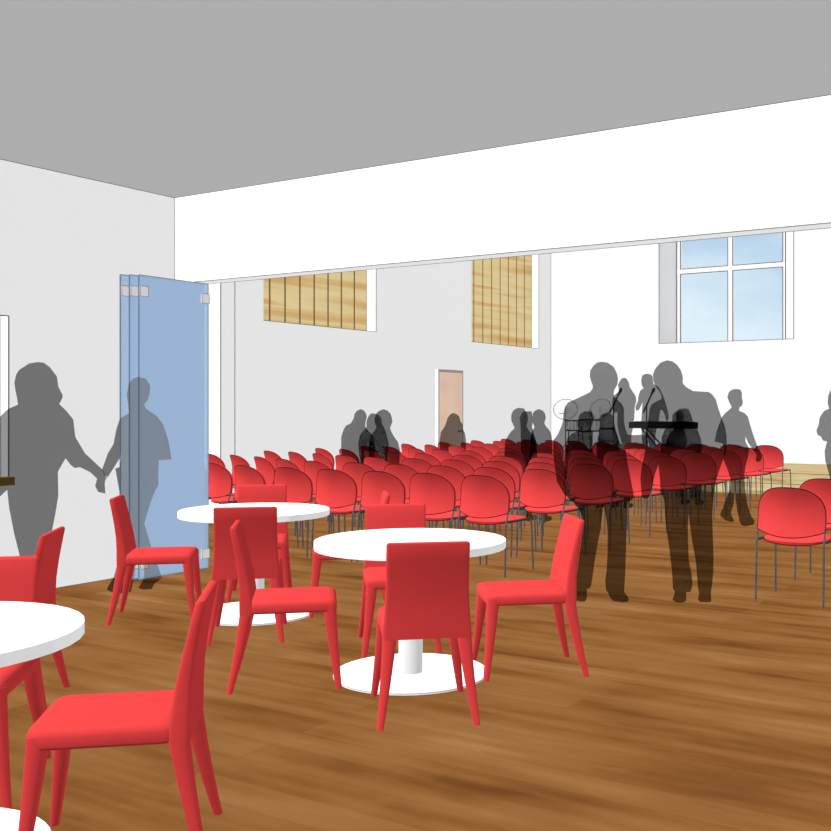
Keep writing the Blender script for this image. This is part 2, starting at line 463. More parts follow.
# -------------------------------------------------------- stacking chairs
def back_y(s, z):
    q = z - 0.69
    return -0.232 + 0.068 * s * s - (1.35 * q * q if q > 0 else 1.05 * q * q)
def back_outline(s):
    zt = 0.665 + 0.208 * max(0.0, 1 - abs(s) ** 2.7) ** (1 / 2.3)
    zb = 0.548 - 0.046 * (1 - s * s)
    return zb, zt
def make_stacker():
    t = thing('stacking_chair', '', 'chair')
    bm = bmesh.new()
    nx, nz = 18, 9
    grid = {}
    ss = [math.sin(PI / 2 * (2 * i / nx - 1)) for i in range(nx + 1)]
    for side, off in ((0, -0.011), (1, 0.011)):
        for i, s_ in enumerate(ss):
            zb, zt = back_outline(s_)
            for j in range(nz + 1):
                z = zb + (zt - zb) * j / nz
                grid[side, i, j] = bm.verts.new((0.252 * s_, back_y(s_, z) + off, z))
    for i in range(nx):
        for j in range(nz):
            bm.faces.new((grid[0, i, j], grid[0, i + 1, j], grid[0, i + 1, j + 1], grid[0, i, j + 1]))
            bm.faces.new((grid[1, i, j], grid[1, i, j + 1], grid[1, i + 1, j + 1], grid[1, i + 1, j]))
    loop = [(i, 0) for i in range(nx)] + [(nx, j) for j in range(nz)] + [(i, nz) for i in range(nx, 0, -1)] + [(0, j) for j in range(nz, 0, -1)]
    for a, b in zip(loop, loop[1:] + loop[:1]):
        bm.faces.new((grid[0, a[0], a[1]], grid[1, a[0], a[1]], grid[1, b[0], b[1]], grid[0, b[0], b[1]]))
    b = link('backrest', bm, M_pad, t, True)
    bm = bmesh.new()
    pts = []
    for (i, j) in loop:
        zb, zt = back_outline(ss[i]); z = zb + (zt - zb) * j / nz
        pts.append((0.253 * ss[i], back_y(ss[i], z) - 0.010, z))
    cl = [pts[0]]
    for p in pts[1:]:
        if (Vector(p) - Vector(cl[-1])).length > 0.006: cl.append(p)
    tube(bm, cl, 0.0038, 4, True)
    link('piping', bm, M_pipe, b)
    # seat pad: rounded plan, belly bowed down
    def plan(k, grow):
        a = 2 * PI * k / 32
        c, s_ = math.cos(a), math.sin(a)
        e = 2 / 3.6
        return (math.copysign(abs(c) ** e, c) * (0.235 + grow), 0.015 + math.copysign(abs(s_) ** e, s_) * (0.235 + grow))
    bm = bmesh.new(); rings = []
    for z, g in ((0.440, -0.06), (0.446, -0.02), (0.456, -0.004), (0.474, 0.0), (0.484, -0.008), (0.487, -0.05)):
        rr = []
        for k in range(32):
            x, y = plan(k, g)
            q = max(0.0, min(1.0, (0.487 - z) / 0.04))
            rear = max(0.0, min(1.0, (0.10 - y) / 0.30))
            rr.append((x, y, z + 0.016 * q - 0.026 * (1 - (x / 0.24) ** 2) * (0.3 + 0.7 * rear) * (0.4 + 0.6 * q)))
        rings.append(rr)
    loft(bm, rings)
    sobj = link('seat', bm, M_pad, t, True)
    bm = bmesh.new()
    tube(bm, [(plan(k, 0.0)[0], plan(k, 0.0)[1], 0.466 - 0.026 * (1 - (plan(k, 0)[0] / 0.24) ** 2) * (0.3 + 0.7 * max(0.0, min(1.0, (0.10 - plan(k, 0)[1]) / 0.30)))) for k in range(32)], 0.0038, 4, True)
    link('piping', bm, M_pipe, sobj)
    for sx in (-1, 1):
        bm = bmesh.new(); tube(bm, [(sx * 0.249, -0.175, 0.585), (sx * 0.250, -0.205, 0.50), (sx * 0.250, -0.225, 0.44), (sx * 0.252, -0.245, 0.0)], 0.0085, 6)
        link('leg', bm, M_steel, t)
        bm = bmesh.new(); tube(bm, [(sx * 0.240, 0.215, 0.470), (sx * 0.245, 0.226, 0.40), (sx * 0.250, 0.245, 0.0)], 0.0085, 6)
        link('leg', bm, M_steel, t)
        bm = bmesh.new()
        tube(bm, [(sx * 0.249, -0.218, 0.470), (sx * 0.246, 0.0, 0.466), (sx * 0.240, 0.215, 0.468)], 0.0095, 6)
        link('side_rail', bm, M_rail, t)
    return t

ORD = ['first', 'second', 'third', 'fourth', 'fifth', 'sixth', 'seventh', 'eighth', 'ninth', 'tenth']
stk = make_stacker()
first = True
ROW0, PITCH, COL0, CP = 7.705, 1.05, -4.78, 0.567
def put_stacker(x, y, label, group, turn=0.0):
    global first
    rz = math.radians(random.uniform(-1.0, 1.0) + turn)
    if first:
        stk.location = (x, y, 0); stk.rotation_euler = (0, 0, rz); stk['label'] = label; stk['group'] = group; first = False
    else:
        dup(stk, (x, y, 0), rz, label, group)
for k in range(9):
    for j in range(10):
        x, y = COL0 - CP * j, ROW0 + PITCH * k
        turn = 0.0
        if j >= 5:                                  # the wing by the wall bends round towards the stage
            m = j - 5
            x = (-7.64, -8.22, -8.82, -9.40, -9.93)[m]; y += (0.03, 0.18, 0.42, 0.58, 0.66)[m]; turn = (-10, -15, -20, -20, -20)[m]
        Zd = -SI * x + CO * y; Xd = CO * x + SI * y
        if CX + FPX * (Xd + 0.2) / Zd < 209: continue
        row = 'row nearest the viewer' if k == 0 else ('row nearest the stage' if k == 8 else '%s row back' % ORD[k])
        col = 'at the aisle end' if j == 0 else ('at the wall end' if j == 9 else '%s seat from the aisle' % ORD[j])
        put_stacker(x, y, 'red stacking chair, %s, %s' % (row, col), 'red stacking chairs in rows left of the aisle', turn)
put_stacker(-2.090, 7.745, 'red stacking chair on the right of the aisle, nearest, its steel legs in full view', 'red stacking chairs right of the aisle')
put_stacker(-2.095, 8.84, 'red stacking chair on the right of the aisle, half hidden behind the nearest one', 'red stacking chairs right of the aisle')

# ---------------------------------------------------- people (smoky figures)
def inside(pt, poly):
    x, y = pt; c = False; j = len(poly) - 1
    for i in range(len(poly)):
        xi, yi = poly[i]; xj, yj = poly[j]
        if (yi > y) != (yj > y) and x < (xj - xi) * (y - yi) / (yj - yi) + xi: c = not c
        j = i
    return c

def seated_legs(bm, hips, fwd, zs):
    side = Vector((-fwd.y, fwd.x, 0))
    for sgn in (-1, 1):
        a = hips + side * (0.09 * sgn) + Vector((0, 0, 0.0))
        knee = a + fwd * 0.43 + side * (0.02 * sgn) + Vector((0, 0, -0.01))
        ank = Vector((knee.x, knee.y, 0.08)) - fwd * 0.03
        toe = Vector((ank.x, ank.y, 0.045)) + fwd * 0.16
        tube(bm, [a, a.lerp(knee, 0.5), knee], [0.085, 0.075, 0.06], 10)
        tube(bm, [knee, knee.lerp(ank, 0.35), ank], [0.062, 0.058, 0.042], 10)
        tube(bm, [ank - fwd * 0.04 + Vector((0, 0, -0.03)), toe], [0.045, 0.034], 8)

VEIL_EDGE = -0.1425
def person(label, px, Z, group, holes=(), zfloor=0.0, bend=None, seated=None, head_v=None, light=None):
    """px: outline of the figure; Z: distance. The outline is set upright at that distance and
    given a body's thickness (round limbs, deeper chest and head, longer feet)."""
    us = [p[0] for p in px]
    uc = sum((min(us), max(us))) / 2
    if head_v is None:
        vt = min(p[1] for p in px); hp = [p[0] for p in px if p[1] < vt + 6]; uc = sum(hp) / len(hp)
    d0 = ray(uc, CY); d0 = Vector((d0.x, d0.y, 0))
    P0 = d0 * Z
    n = d0.normalized(); t = Vector((n.y, -n.x, 0))       # t points right as seen
    def to2(u, v):
        d = ray(u, v); k = P0.dot(n) / d.dot(n)
        p = d * k
        return ((p - P0).dot(t), EYE + p.z)
    def close(poly):
        pts = [to2(*p) for p in poly]
        out = []
        for a, b in zip(pts, pts[1:] + pts[:1]):
            m = max(1, int(math.hypot(b[0] - a[0], b[1] - a[1]) / 0.035))
            for k in range(m): out.append((a[0] + (b[0] - a[0]) * k / m, a[1] + (b[1] - a[1]) * k / m))
        return out
    P = [(x, max(z, zfloor)) for x, z in close(px)]
    H = [close(h) for h in holes]
    x0, x1 = min(p[0] for p in P), max(p[0] for p in P); z0, z1 = min(p[1] for p in P), max(p[1] for p in P)
    # thickness field: solve lap(phi) = -2 inside the outline
    c = 0.0125
    nx, nz = int((x1 - x0) / c) + 5, int((z1 - z0) / c) + 5
    mask = np.zeros((nz, nx), bool)
    for j in range(nz):
        for i in range(nx):
            q = (x0 + (i - 2) * c, z0 + (j - 2) * c)
            if inside(q, P) and not any(inside(q, h) for h in H): mask[j, i] = True
    phi = np.zeros((nz, nx))
    for _ in range(700):
        p2 = np.zeros_like(phi)
        p2[1:-1, 1:-1] = 0.25 * (phi[2:, 1:-1] + phi[:-2, 1:-1] + phi[1:-1, 2:] + phi[1:-1, :-2]) + 0.5 * c * c
        phi = np.where(mask, p2, 0)
    hgt = z1 - z0
    def thick(x, z):
        fi, fj = (x - x0) / c + 2, (z - z0) / c + 2
        i, j = int(fi), int(fj)
        if i < 0 or j < 0 or i >= nx - 1 or j >= nz - 1: return 0.004
        a, b = fi - i, fj - j
        f = phi[j, i] * (1 - a) * (1 - b) + phi[j, i + 1] * a * (1 - b) + phi[j + 1, i] * (1 - a) * b + phi[j + 1, i + 1] * a * b
        th = math.sqrt(max(f, 0))
        th = 0.135 * math.tanh(th / 0.135)
        if z > z1 - 0.25: th *= 1 + 0.4 * min(1, (z - z1 + 0.25) / 0.08)      # skull is deeper than wide
        if not seated and z < zfloor + 0.10: th = th * (1 + 1.2 * (1 - (z - zfloor) / 0.10))   # shoes
        return max(th, 0.004)
    step = 0.032
    inner = []
    j = 0
    zz = z0 + step * 0.5
    while zz < z1:
        xx = x0 + (step * 0.5 if j % 2 else step)
        while xx < x1:
            ii, jj = int(round((xx - x0) / c + 2)), int(round((zz - z0) / c + 2))
            if mask[jj, ii] and mask[max(jj - 1, 0):jj + 2, max(ii - 1, 0):ii + 2].all(): inner.append((xx, zz))
            xx += step
        zz += step * 0.87; j += 1
    verts = [Vector(p) for p in P]
    edges = [(i, (i + 1) % len(P)) for i in range(len(P))]
    for h in H:
        b = len(verts); verts += [Vector(p) for p in h]; edges += [(b + i, b + (i + 1) % len(h)) for i in range(len(h))]
    nb = len(verts)
    verts += [Vector(p) for p in inner]
    ov, oe, of, orv, _, _ = delaunay_2d_cdt(verts, edges, [], 0, 1e-5)
    rim = set()
    for i, src in enumerate(orv):
        if any(s_ < nb for s_ in src) or not src: rim.add(i)
    tris = []
    for f in of:
        cxm = sum(ov[i][0] for i in f) / len(f); czm = sum(ov[i][1] for i in f) / len(f)
        if inside((cxm, czm), P) and not any(inside((cxm, czm), h) for h in H): tris.append(f)
    used = set(i for f in tris for i in f)
    bm = bmesh.new()
    fr, bk = {}, {}
    base = Vector((P0.x, P0.y, 0))
    for i in used:
        x, z = ov[i]
        dep = bend(x, z) if bend else 0.0
        s_ = (P0 + n * dep).dot(n) / P0.dot(n)                 # a limb that reaches deeper keeps its direction of sight
        q = Vector((t.x * x * s_, t.y * x * s_, EYE + (z - EYE) * s_)) + n * dep
        if i in rim:
            fr[i] = bk[i] = bm.verts.new(q)
        else:
            th = thick(x, z)
            fr[i] = bm.verts.new(q - n * th); bk[i] = bm.verts.new(q + n * th)
    for f in tris:
        try: bm.faces.new([fr[i] for i in f])
        except ValueError: pass
        try: bm.faces.new([bk[i] for i in reversed(f)])
        except ValueError: pass
    bmesh.ops.remove_doubles(bm, verts=bm.verts[:], dist=1e-5)
    if light:      # cut along the glass edge; the glass's pale veil is painted into the tint
        bmesh.ops.bisect_plane(bm, geom=bm.verts[:] + bm.edges[:] + bm.faces[:], dist=1e-5, plane_co=t * VEIL_EDGE, plane_no=t)
        bmesh.ops.bisect_plane(bm, geom=bm.verts[:] + bm.edges[:] + bm.faces[:], dist=1e-5, plane_co=(0, 0, 0.095), plane_no=(0, 0, 1))
    if seated is not None:
        xm = sum(p[0] for p in P if p[1] < z0 + 0.05) / max(1, len([p for p in P if p[1] < z0 + 0.05]))
        hips = Vector((t.x * xm, t.y * xm, z0 + 0.07))
        seated_legs(bm, hips, Vector((0, 1, 0)), z0)
    o = link('person', bm, M_shade, None, True)
    o.location = base
    if light:
        o.data.materials.append(M_veiled)
        for p in o.data.polygons:
            c_ = p.center
            if light(c_.x * t.x + c_.y * t.y, c_.z): p.material_index = 1
    if seated is not None:
        md = o.modifiers.new('Remesh', 'REMESH'); md.mode = 'VOXEL'; md.voxel_size = 0.017; md.use_smooth_shade = True
        dg = bpy.context.evaluated_depsgraph_get()
        me = bpy.data.meshes.new_from_object(o.evaluated_get(dg))
        o.modifiers.clear(); o.data = me
        for p in o.data.polygons: p.use_smooth = True
    return tag(o, label, 'person', group)

G1 = 'shadowy people by the glass panels'; G2 = 'shadowy people standing in the aisle'; G3 = 'shadowy singers on the stage'; G4 = 'shadowy seated audience'

A_px = [(601.5,361.7),(607.6,362.6),(613.6,366.8),(616.8,372.9),(618.2,378.9),(617.2,384.9),(614.8,389.1),(613.6,392.5),(614.2,396.5),(618,400.5),(622,404),(624,409),(624,414),(624.2,421),(625.4,429),(628,434.8),(636.2,435.2),(636.2,448.6),(625.6,449.4),(627,460),(630,475),(634.2,497),(632,500),(627.3,501.5),(627,520),(626.3,540),(625.4,570),(624.2,592),(627.5,596),(629,599.5),(627.5,602),(622,602.6),(613,601),(609.8,597),(608,592.5),(606,590),(605.2,580),(606.5,572),(607.5,555),(607.6,530),(605.4,514),(603.4,506),(602,516),(601,527.8),(598,541.7),(595,559.7),(591.3,585),(589.5,588.6),(587,588.8),(587,598),(584.7,601.8),(580,602.4),(575,600.4),(574,588.6),(576,582.6),(578.7,559.7),(581,544),(583,532),(582.5,517),(578,508),(573,502),(564,494),(557,482),(553.8,460),(553.2,446),(553.6,440),(558,434),(561,427),(563,421),(563.6,413),(565,406.8),(568,402.5),(578,398),(590,392.2),(592.8,388),(592.6,385),(591,381),(589.8,376),(590.2,370.5),(594,365),(597.5,362.5)]
person('grey see-through man standing left of the pair in the aisle, seen from behind', A_px, 7.62, G2,
       holes=[[(613.9,412.5),(617.6,412.5),(617.2,424),(619,434),(622.2,444),(620.6,444),(616.6,434),(614.4,424)]])
B_px = [(667,360.2),(672.5,361.4),(677.3,365),(681,370.5),(682.8,376.5),(682.7,383),(685.7,386.7),(693,391),(708.6,392),(712.2,394.5),(715.8,399.3),(718.2,407.8),(721.4,417.2),(724.8,426),(726.6,436),(726.8,448),(725,455),(723,459.5),(719.4,470),(716,481),(713.6,495),(712.6,508),(712.3,520),(713.6,556),(713.4,570.5),(712.2,583.8),(711,592),(711.2,601.8),(707.4,602.4),(700,602),(697.8,599.4),(699.2,593.4),(697.8,587.4),(696,562),(691.7,538),(689.8,524),(688.6,514.6),(687.8,524),(688,538),(688.7,559.7),(691.7,574),(692.6,585),(690.5,592),(686.3,592),(686.3,600.6),(682,602.8),(676,602.3),(672.5,600),(675,592),(673,588.6),(672,571.7),(669.5,550),(666.5,529.6),(665,515),(664.4,500),(660.6,492.5),(659.8,478),(658.5,464.5),(655,474),(651.4,490),(649.5,497),(645,499),(641.6,497),(640.4,478),(642,465),(645,452),(645,449),(636.1,448.8),(636.1,435),(645.6,434.4),(647.4,426),(648.4,418),(649.4,410),(651,405),(655,402.2),(661.4,399),(661.6,396),(659,391),(655.4,386),(653.2,381),(653,374),(655.6,368),(660.5,362.6)]
person('grey see-through person standing right of the pair in the aisle, broad shoulders from behind', B_px, 7.58, G2)
PC_px = [(736,388.8),(740.3,389.6),(741.9,392.6),(742,398),(743,402),(741.7,406),(739.7,407.2),(739,410.7),(744.5,413),(748,416.7),(750,424.5),(753,434),(757,445),(761.4,453.4),(762,457),(760.8,460.6),(757,462.4),(755.6,459.4),(756.6,454.6),(753,449.8),(748,442.6),(745.5,436.6),(745.4,441.4),(749,448.5),(748,457),(745.6,466),(744.3,475),(745.2,488.5),(747.2,504),(751,515.4),(754.9,521.2),(753.4,524.6),(746.2,526.3),(741.4,525.5),(739.5,521),(737,509.7),(736,500),(735,490),(734,500),(733.2,505.8),(730.8,513.5),(734.2,520.7),(732.2,522.2),(726,520.7),(720.7,516.4),(720.2,513.5),(723,507.7),(725.5,500),(730.2,488.5),(730.6,478.9),(727,468),(723.4,459.6),(724.6,450),(722.5,443.3),(714.4,441.6),(716.8,430.5),(721.7,417.3),(725.3,413),(731.5,407.7),(731.3,405.9),(728.9,401.7),(727.4,396.8),(728.9,392),(732,389.6)]
person('grey see-through person walking away up the aisle, right arm hanging', PC_px, 12.5, G2)
PD_px = [(838,384),(844,385),(848,390),(849,398),(848,406),(846,411),(852,414),(858,420),(861,432),(861,446),(858,460),(857,478),(856,500),(854,518),(857,526),(848,527.5),(845,520),(845,500),(843.5,482),(842,500),(841,520),(838,527.5),(830,526),(833,518),(832.5,500),(830.5,480),(827.7,469.5),(825.3,461),(824.6,450.8),(827,441.6),(822.7,440.4),(821,436.5),(817.6,435),(816.4,430.5),(818.6,424.8),(819.6,418),(821.4,414.7),(824,411),(829,408.6),(827.6,403),(828.2,396),(830.6,390),(834,385.4)]
person('grey see-through person half cut off by the right picture edge, arm bent', PD_px, 12.2, G2)

P1_px = [(37.8,362),(44,362.8),(50,367.3),(56.9,376.5),(58.3,386.7),(62.6,394.9),(62.4,398),(59.3,404),(66.5,411),(73.2,419.4),(75.3,436.8),(84.9,453.2),(102.3,469.4),(105.6,475),(104.7,484),(105.4,493.6),(98.2,492),(95.1,486),(97,478.6),(90,472),(80,467.2),(74.7,468),(70.6,464.8),(65.5,458.3),(57.9,471.6),(58.3,496),(55.2,514.6),(51.5,533),(50,560),(49,588),(54,599),(53,605),(40,606),(37.5,598),(36,575),(34.6,558),(33.4,575),(33,598),(30,605.5),(19,606),(17.5,600),(21,582),(19.5,555),(14,533),(9.2,508),(7.2,490),(0,496.5),(-5,497),(-9.5,485),(-10.5,465),(-7.5,440),(-4,425),(0,416.5),(8,409),(18,404.6),(17,398),(15,388),(14.5,382),(16,375),(19,370),(29,363.5)]
person('dark see-through man with full hair at the far left, holding hands to the right', P1_px, 7.45, G1,
       bend=lambda x, z: 0.36 * max(0.0, min(1.0, (x - 0.26) / 0.24)) if z > 0.80 else 0.0)
P2_px = [(137.8,376.9),(146,378.7),(150,385.3),(150,391.7),(147.8,399.8),(144.2,404.3),(146,408.8),(156.8,416),(163,424),(168.5,440.4),(171.6,459.4),(158.8,460.3),(158.2,476.5),(158.6,484.6),(155,491),(151.5,500),(147.5,512),(144.3,523.5),(151.5,548),(160,572),(162.4,578),(155,583),(151.5,589),(143,589.6),(138.3,587.8),(143,580.6),(144.3,574.6),(143,560),(139,548),(136.5,560),(133.7,579.4),(131,591.5),(121.5,594),(112,592.5),(106.6,589.6),(109.4,584),(114,577),(116.7,566),(119,545),(121.5,520),(121,500),(117,478.3),(115.3,468.4),(119.4,467.2),(121,460),(121.8,451.5),(120.7,456.6),(113.5,468.2),(105.2,481),(104.8,475),(101.9,469.8),(108,453),(113.5,444),(116.2,429.6),(119.8,418.7),(128.8,413.3),(128.3,405.2),(127.5,400.7),(126.6,394.4),(128.8,383.5),(132.4,379)]
person('paler see-through person stepping past the blue glass panels', P2_px, 8.02, G1,
       light=lambda x, z: z > 0.095 and x >= VEIL_EDGE,
       bend=lambda x, z: -0.20 * max(0.0, min(1.0, (-0.13 - x) / 0.14)) if z > 0.80 else 0.0)

S1_px = [(624.1,377.6),(626.7,378.7),(628.8,382.3),(630,387.4),(633.2,392.4),(635.7,396),(636.4,401),(635,406),(634.6,412),(634.2,418.4),(633.4,424),(632.8,429),(631.7,434),(631,445),(630.5,458),(631,468),(625.5,469),(624.8,458),(623.4,446),(622.4,458),(622,468.6),(616.4,469),(616.4,455),(615,440),(614.2,425),(613.6,412),(612,405),(612.6,398.2),(614.4,395.3),(618.6,391.6),(618.7,388.8),(618,384.5),(619.4,381.6),(621.4,378.6)]
person('grey see-through long-haired singer on the stage behind the left microphone', S1_px, 19.7, G3, zfloor=ZS)
S2_px = [(648,373.7),(651.2,374.7),(652.7,376.6),(653,381.6),(653.6,384),(658.4,386.7),(661,391),(664,398),(667,407.8),(668.9,416),(667.7,422),(665.9,421),(665,415),(662.3,410),(660.2,410),(659.3,417),(658,424.6),(655.5,434),(655,450),(655,468),(650,469),(649.6,452),(648.6,440),(647.6,452),(647,468),(641.6,468.6),(642.4,450),(641.6,434),(641.2,421),(642.2,408.5),(642.4,402.4),(641,406),(639,409.8),(636.2,410.9),(635.4,406.6),(637.9,401),(638.6,395.3),(640.4,390.3),(643.6,388.2),(642.5,386.7),(641.5,383.8),(641.1,380),(642.2,375.5),(645,374)]
person('grey see-through singer on the stage behind the keyboard, one hand reaching left', S2_px, 19.5, G3, zfloor=ZS)

# seated audience: head and trunk outlines, legs bent over the seat
def seat_v(Z): return CY + (EYE - 0.52) * FPX / Z
def sit(label, px_r, px_l, Z):
    vb = seat_v(Z)
    a, b = px_r[-1], px_l[-1]
    px = px_r + [(a[0], vb)] + [(b[0], vb)] + px_l[::-1]
    person(label, px, Z, G4, seated=1)
sit('leftmost grey see-through sitter of the trio under the grey side wall', [(360.7,408.8),(364,410),(366.6,413.9),(367,416.9),(365.7,422),(365.3,427),(368.6,431),(372.4,435),(374.6,441),(375,455),(373,466)],
    [(357.4,410),(354.4,413.5),(353.5,418.5),(351,423.2),(346,425.3),(343.4,429.5),(341.3,436),(341,448.9),(343,466)], 12.75)
sit('grey see-through sitter in the middle of the trio, face turned left', [(371.2,413),(375,413.5),(378.4,414.3),(381.3,417.7),(382.2,423.6),(385.2,429.5),(387.2,436.2),(389,443.8),(388,458)],
    [(369.4,414.6),(367.4,418),(366.2,422),(366.4,427),(362,432),(359.4,436.2),(358.2,442),(358.4,450.5),(360,460)], 14.3)
sit('rightmost grey see-through sitter of the trio under the grey side wall', [(383.4,409),(387.2,410),(390.6,413.5),(391.9,416.9),(392.5,422),(390.2,428.6),(393,434.5),(398.2,442),(399.9,448.9),(399.5,466)],
    [(379.7,410),(376.6,412.6),(374.6,417),(374.4,422),(376.4,428),(371.5,434),(369,442),(368,450),(370,466)], 12.36)
sit('grey see-through long-haired sitter in front of the tan door', [(453.5,412.8),(455.9,413.5),(459.5,416.2),(460.4,421),(462.8,424),(462.8,428.3),(464.9,432.5),(466,439),(466,450)],
    [(450.8,413.5),(447.4,418),(446,422.9),(444.4,427),(440.8,431.9),(439.6,439),(439.2,450)], 16.5)
sit('large grey see-through sitter with a round head, left of the back corner', [(517.7,407.6),(522.8,407.8),(525.3,409.7),(527.6,414),(528.2,420),(526.6,426),(529.5,431),(534,436),(536.7,442),(537.5,455)],
    [(513,410),(511,415),(511,420.2),(513,425.3),(515.2,427.8),(511,431),(507.6,436),(505,441),(504,455)], 12.58)
sit('dark see-through sitter with a flat-topped head between two rounder heads', [(532,411),(532.4,417),(532.8,422),(532,427),(534,433),(536,440),(536,450)],
    [(523.6,411.4),(521,414),(519.4,418),(520.3,424.4),(520.6,432),(520.4,440),(520.6,450)], 14.95)
sit('grey see-through sitter right beside the back corner line', [(538.8,408.8),(542.4,410),(545.5,413.9),(546,418),(544.3,423.6),(549,429.5),(551.4,433.7),(552.3,441.3),(552.3,455)],
    [(534.6,410.5),(532.5,413.5),(532,418),(532.6,423),(534.4,427),(532,431),(530,437),(530,455)], 13.7)
sit('see-through sitter behind the drums with head tipped right, left of two', [(591.7,410.8),(593.5,414.4),(594.2,418),(592.6,423),(591,430),(592,436),(592.6,444),(592.6,452)],
    [(584.5,411.2),(580.2,413.7),(578,418),(577.3,423),(578,430),(571,434),(567,438),(565.4,444),(565.4,452)], 14.4)
sit('see-through sitter in front of the drums beside the left microphone stand', [(609,412.2),(612.7,415.2),(614,419),(613.8,425),(616,431),(618.6,437),(619.4,446),(619.4,452)],
    [(605.4,412),(601,415),(599.7,419),(599.3,425),(599.6,432),(597.6,437),(596.6,446),(596.6,452)], 14.3)
sit('see-through sitter with full hair under the right end of the keyboard', [(686.8,408),(689.3,410),(691.8,415.9),(692.9,421.7),(692.6,426),(697.6,429.6),(701.2,439),(701.8,446),(701.8,452)],
    [(678.8,408.7),(675,412),(672.3,415),(672,421.7),(671,426),(664.4,428.9),(661.6,437.5),(660.6,446),(660.6,452)], 14.8)
sit('smaller see-through sitter farther back behind the keyboard, under the standing pair', [(682,411),(684,414),(684,421),(682.4,427),(685.6,432),(687,440),(687,450)],
    [(678,411),(676,414),(676,421),(677,427),(671,431),(667,437),(665,444),(664.6,450)], 15.95)

# ------------------------------------------------------------ instruments
# keyboard on a crossed stand
YK = 17.55
k0, k1 = at_y(631.6, 425, YK), at_y(695.6, 425, YK)
kz0, kz1 = at_y(660, 428.4, YK).z, at_y(660, 422, YK).z
kb = thing('keyboard', 'black electronic keyboard lying on the crossed stand on the stage', 'keyboard', ((k0.x + k1.x) / 2, YK, kz0))
hw = (k1.x - k0.x) / 2
bm = bmesh.new(); box(bm, -hw, hw, -0.13, 0.13, 0, kz1 - kz0); link('body', bm, M_black, kb)
bm = bmesh.new(); box(bm, -hw + 0.05, hw - 0.05, 0.0, 0.12, kz1 - kz0, kz1 - kz0 + 0.012); link('key_bed', bm, M_keys, kb)
ks = thing('keyboard_stand', 'black crossed-leg stand carrying the keyboard', 'stand', ((k0.x + k1.x) / 2, YK, ZS))
hz = kz0 - ZS
for sgn in (-1, 1):
    bm = bmesh.new()
    for y in ((-0.16, 0.10) if sgn < 0 else (-0.12, 0.14)):
        tube(bm, [(sgn * 0.36, y, hz - 0.012), (sgn * -0.30, y, 0.014)], 0.014, 6)
    tube(bm, [(sgn * 0.36, -0.17, hz - 0.012), (sgn * 0.36, 0.15, hz - 0.012)], 0.012, 6)
    tube(bm, [(sgn * -0.30, -0.17, 0.014), (sgn * -0.30, 0.15, 0.014)], 0.014, 6)
    link('cross_leg', bm, M_black, ks)

def mic_stand(label, u, v_boom0, um, vm, Y):
    b = at_y(u, 425, Y)
    t = thing('microphone_stand', label, 'microphone stand', (b.x, Y, ZS), 0, 'microphone stands on the stage')
    top = at_y(u, 405, Y).z - ZS
    bm = bmesh.new(); tube(bm, [(0, 0, 0.02), (0, 0, top)], 0.013, 6); link('pole', bm, M_black, t)
    bm = bmesh.new(); disc(bm, 0.15, 0.0, 0.13, 0.03, 20); link('base', bm, M_black, t)
    p = at_y(um, vm, Y); q = at_y(v_boom0[0], v_boom0[1], Y)
    bm = bmesh.new(); tube(bm, [(q.x - b.x, -0.02, q.z - ZS), (p.x - b.x, -0.02, p.z - ZS)], 0.016, 6); link('boom', bm, M_black, t)
    d = Vector((p.x - q.x, 0, p.z - q.z)).normalized()
    e = Vector((p.x - b.x, -0.02, p.z - ZS))
    bm = bmesh.new(); tube(bm, [e - d * 0.05, e + d * 0.02, e + d * 0.05, e + d * 0.08], [0.018, 0.03, 0.032, 0.016], 8); link('microphone', bm, M_black, t)
    return t
mic_stand('black microphone stand with a slanted boom before the long-haired singer', 613.6, (610.3, 412.6), 620.2, 392, 17.3)
mic_stand('black microphone stand with a slanted boom before the keyboard', 646.6, (643.6, 412.6), 653, 392, 17.25)

# drum kit: clear shells with dark hoops and lugs, two tilted cymbals
YD = 18.9
dk = thing('drum_kit', 'pale drum kit with dark hoops and two cymbals at the back of the stage', 'drum kit', (at_y(590, 430, YD).x, YD, ZS))
ox = dk.location.x
def hoop(bm, c, r_, z, rad=0.010, tilt=None, n=28):
    pts = [Vector((r_ * math.cos(2 * PI * i / n), r_ * math.sin(2 * PI * i / n), 0)) for i in range(n)]
    if tilt: pts = [tilt @ p for p in pts]
    tube(bm, [Vector((c[0], c[1], z)) + p for p in pts], rad, 5, True)
def drum(name, u, v0, v1, hwpx, dy):
    Y = YD + dy
    c = at_y(u, 425, Y); e = at_y(u + hwpx, 425, Y)
    r_ = abs(e.x - c.x) * 0.95; zt, zb = at_y(u, v0, Y).z - ZS, at_y(u, v1, Y).z - ZS
    bm = bmesh.new(); disc(bm, r_, zb, r_, zt, 24, c.x - ox, dy); s_ = link(name, bm, M_drum, dk)
    bm = bmesh.new()
    for z in (zb, zt): hoop(bm, (c.x - ox, dy), r_ + 0.004, z, 0.013)
    link('hoop', bm, M_black, s_)
    bm = bmesh.new()
    for k in range(6):
        a = 2 * PI * k / 6 + 0.25
        p = (c.x - ox + (r_ + 0.012) * math.cos(a), dy + (r_ + 0.012) * math.sin(a))
        tube(bm, [(*p, zb), (*p, zt)], 0.007, 5)
    link('lug', bm, M_black, s_)
    bm = bmesh.new()
    for k in range(3):
        a = 2 * PI * k / 3 + 0.5
        tube(bm, [(c.x - ox + r_ * math.cos(a), dy + r_ * math.sin(a), zb + 0.02), (c.x - ox + r_ * 1.15 * math.cos(a), dy + r_ * 1.15 * math.sin(a), 0.0)], 0.011, 5)
    link('drum_leg', bm, M_steel, s_)
drum('snare_drum', 572, 420.5, 430.5, 6.0, -0.1)
drum('tom_drum', 585, 419.5, 431.5, 4.6, 0.1)
drum('tom_drum', 594.6, 420, 431, 4.6, 0.1)
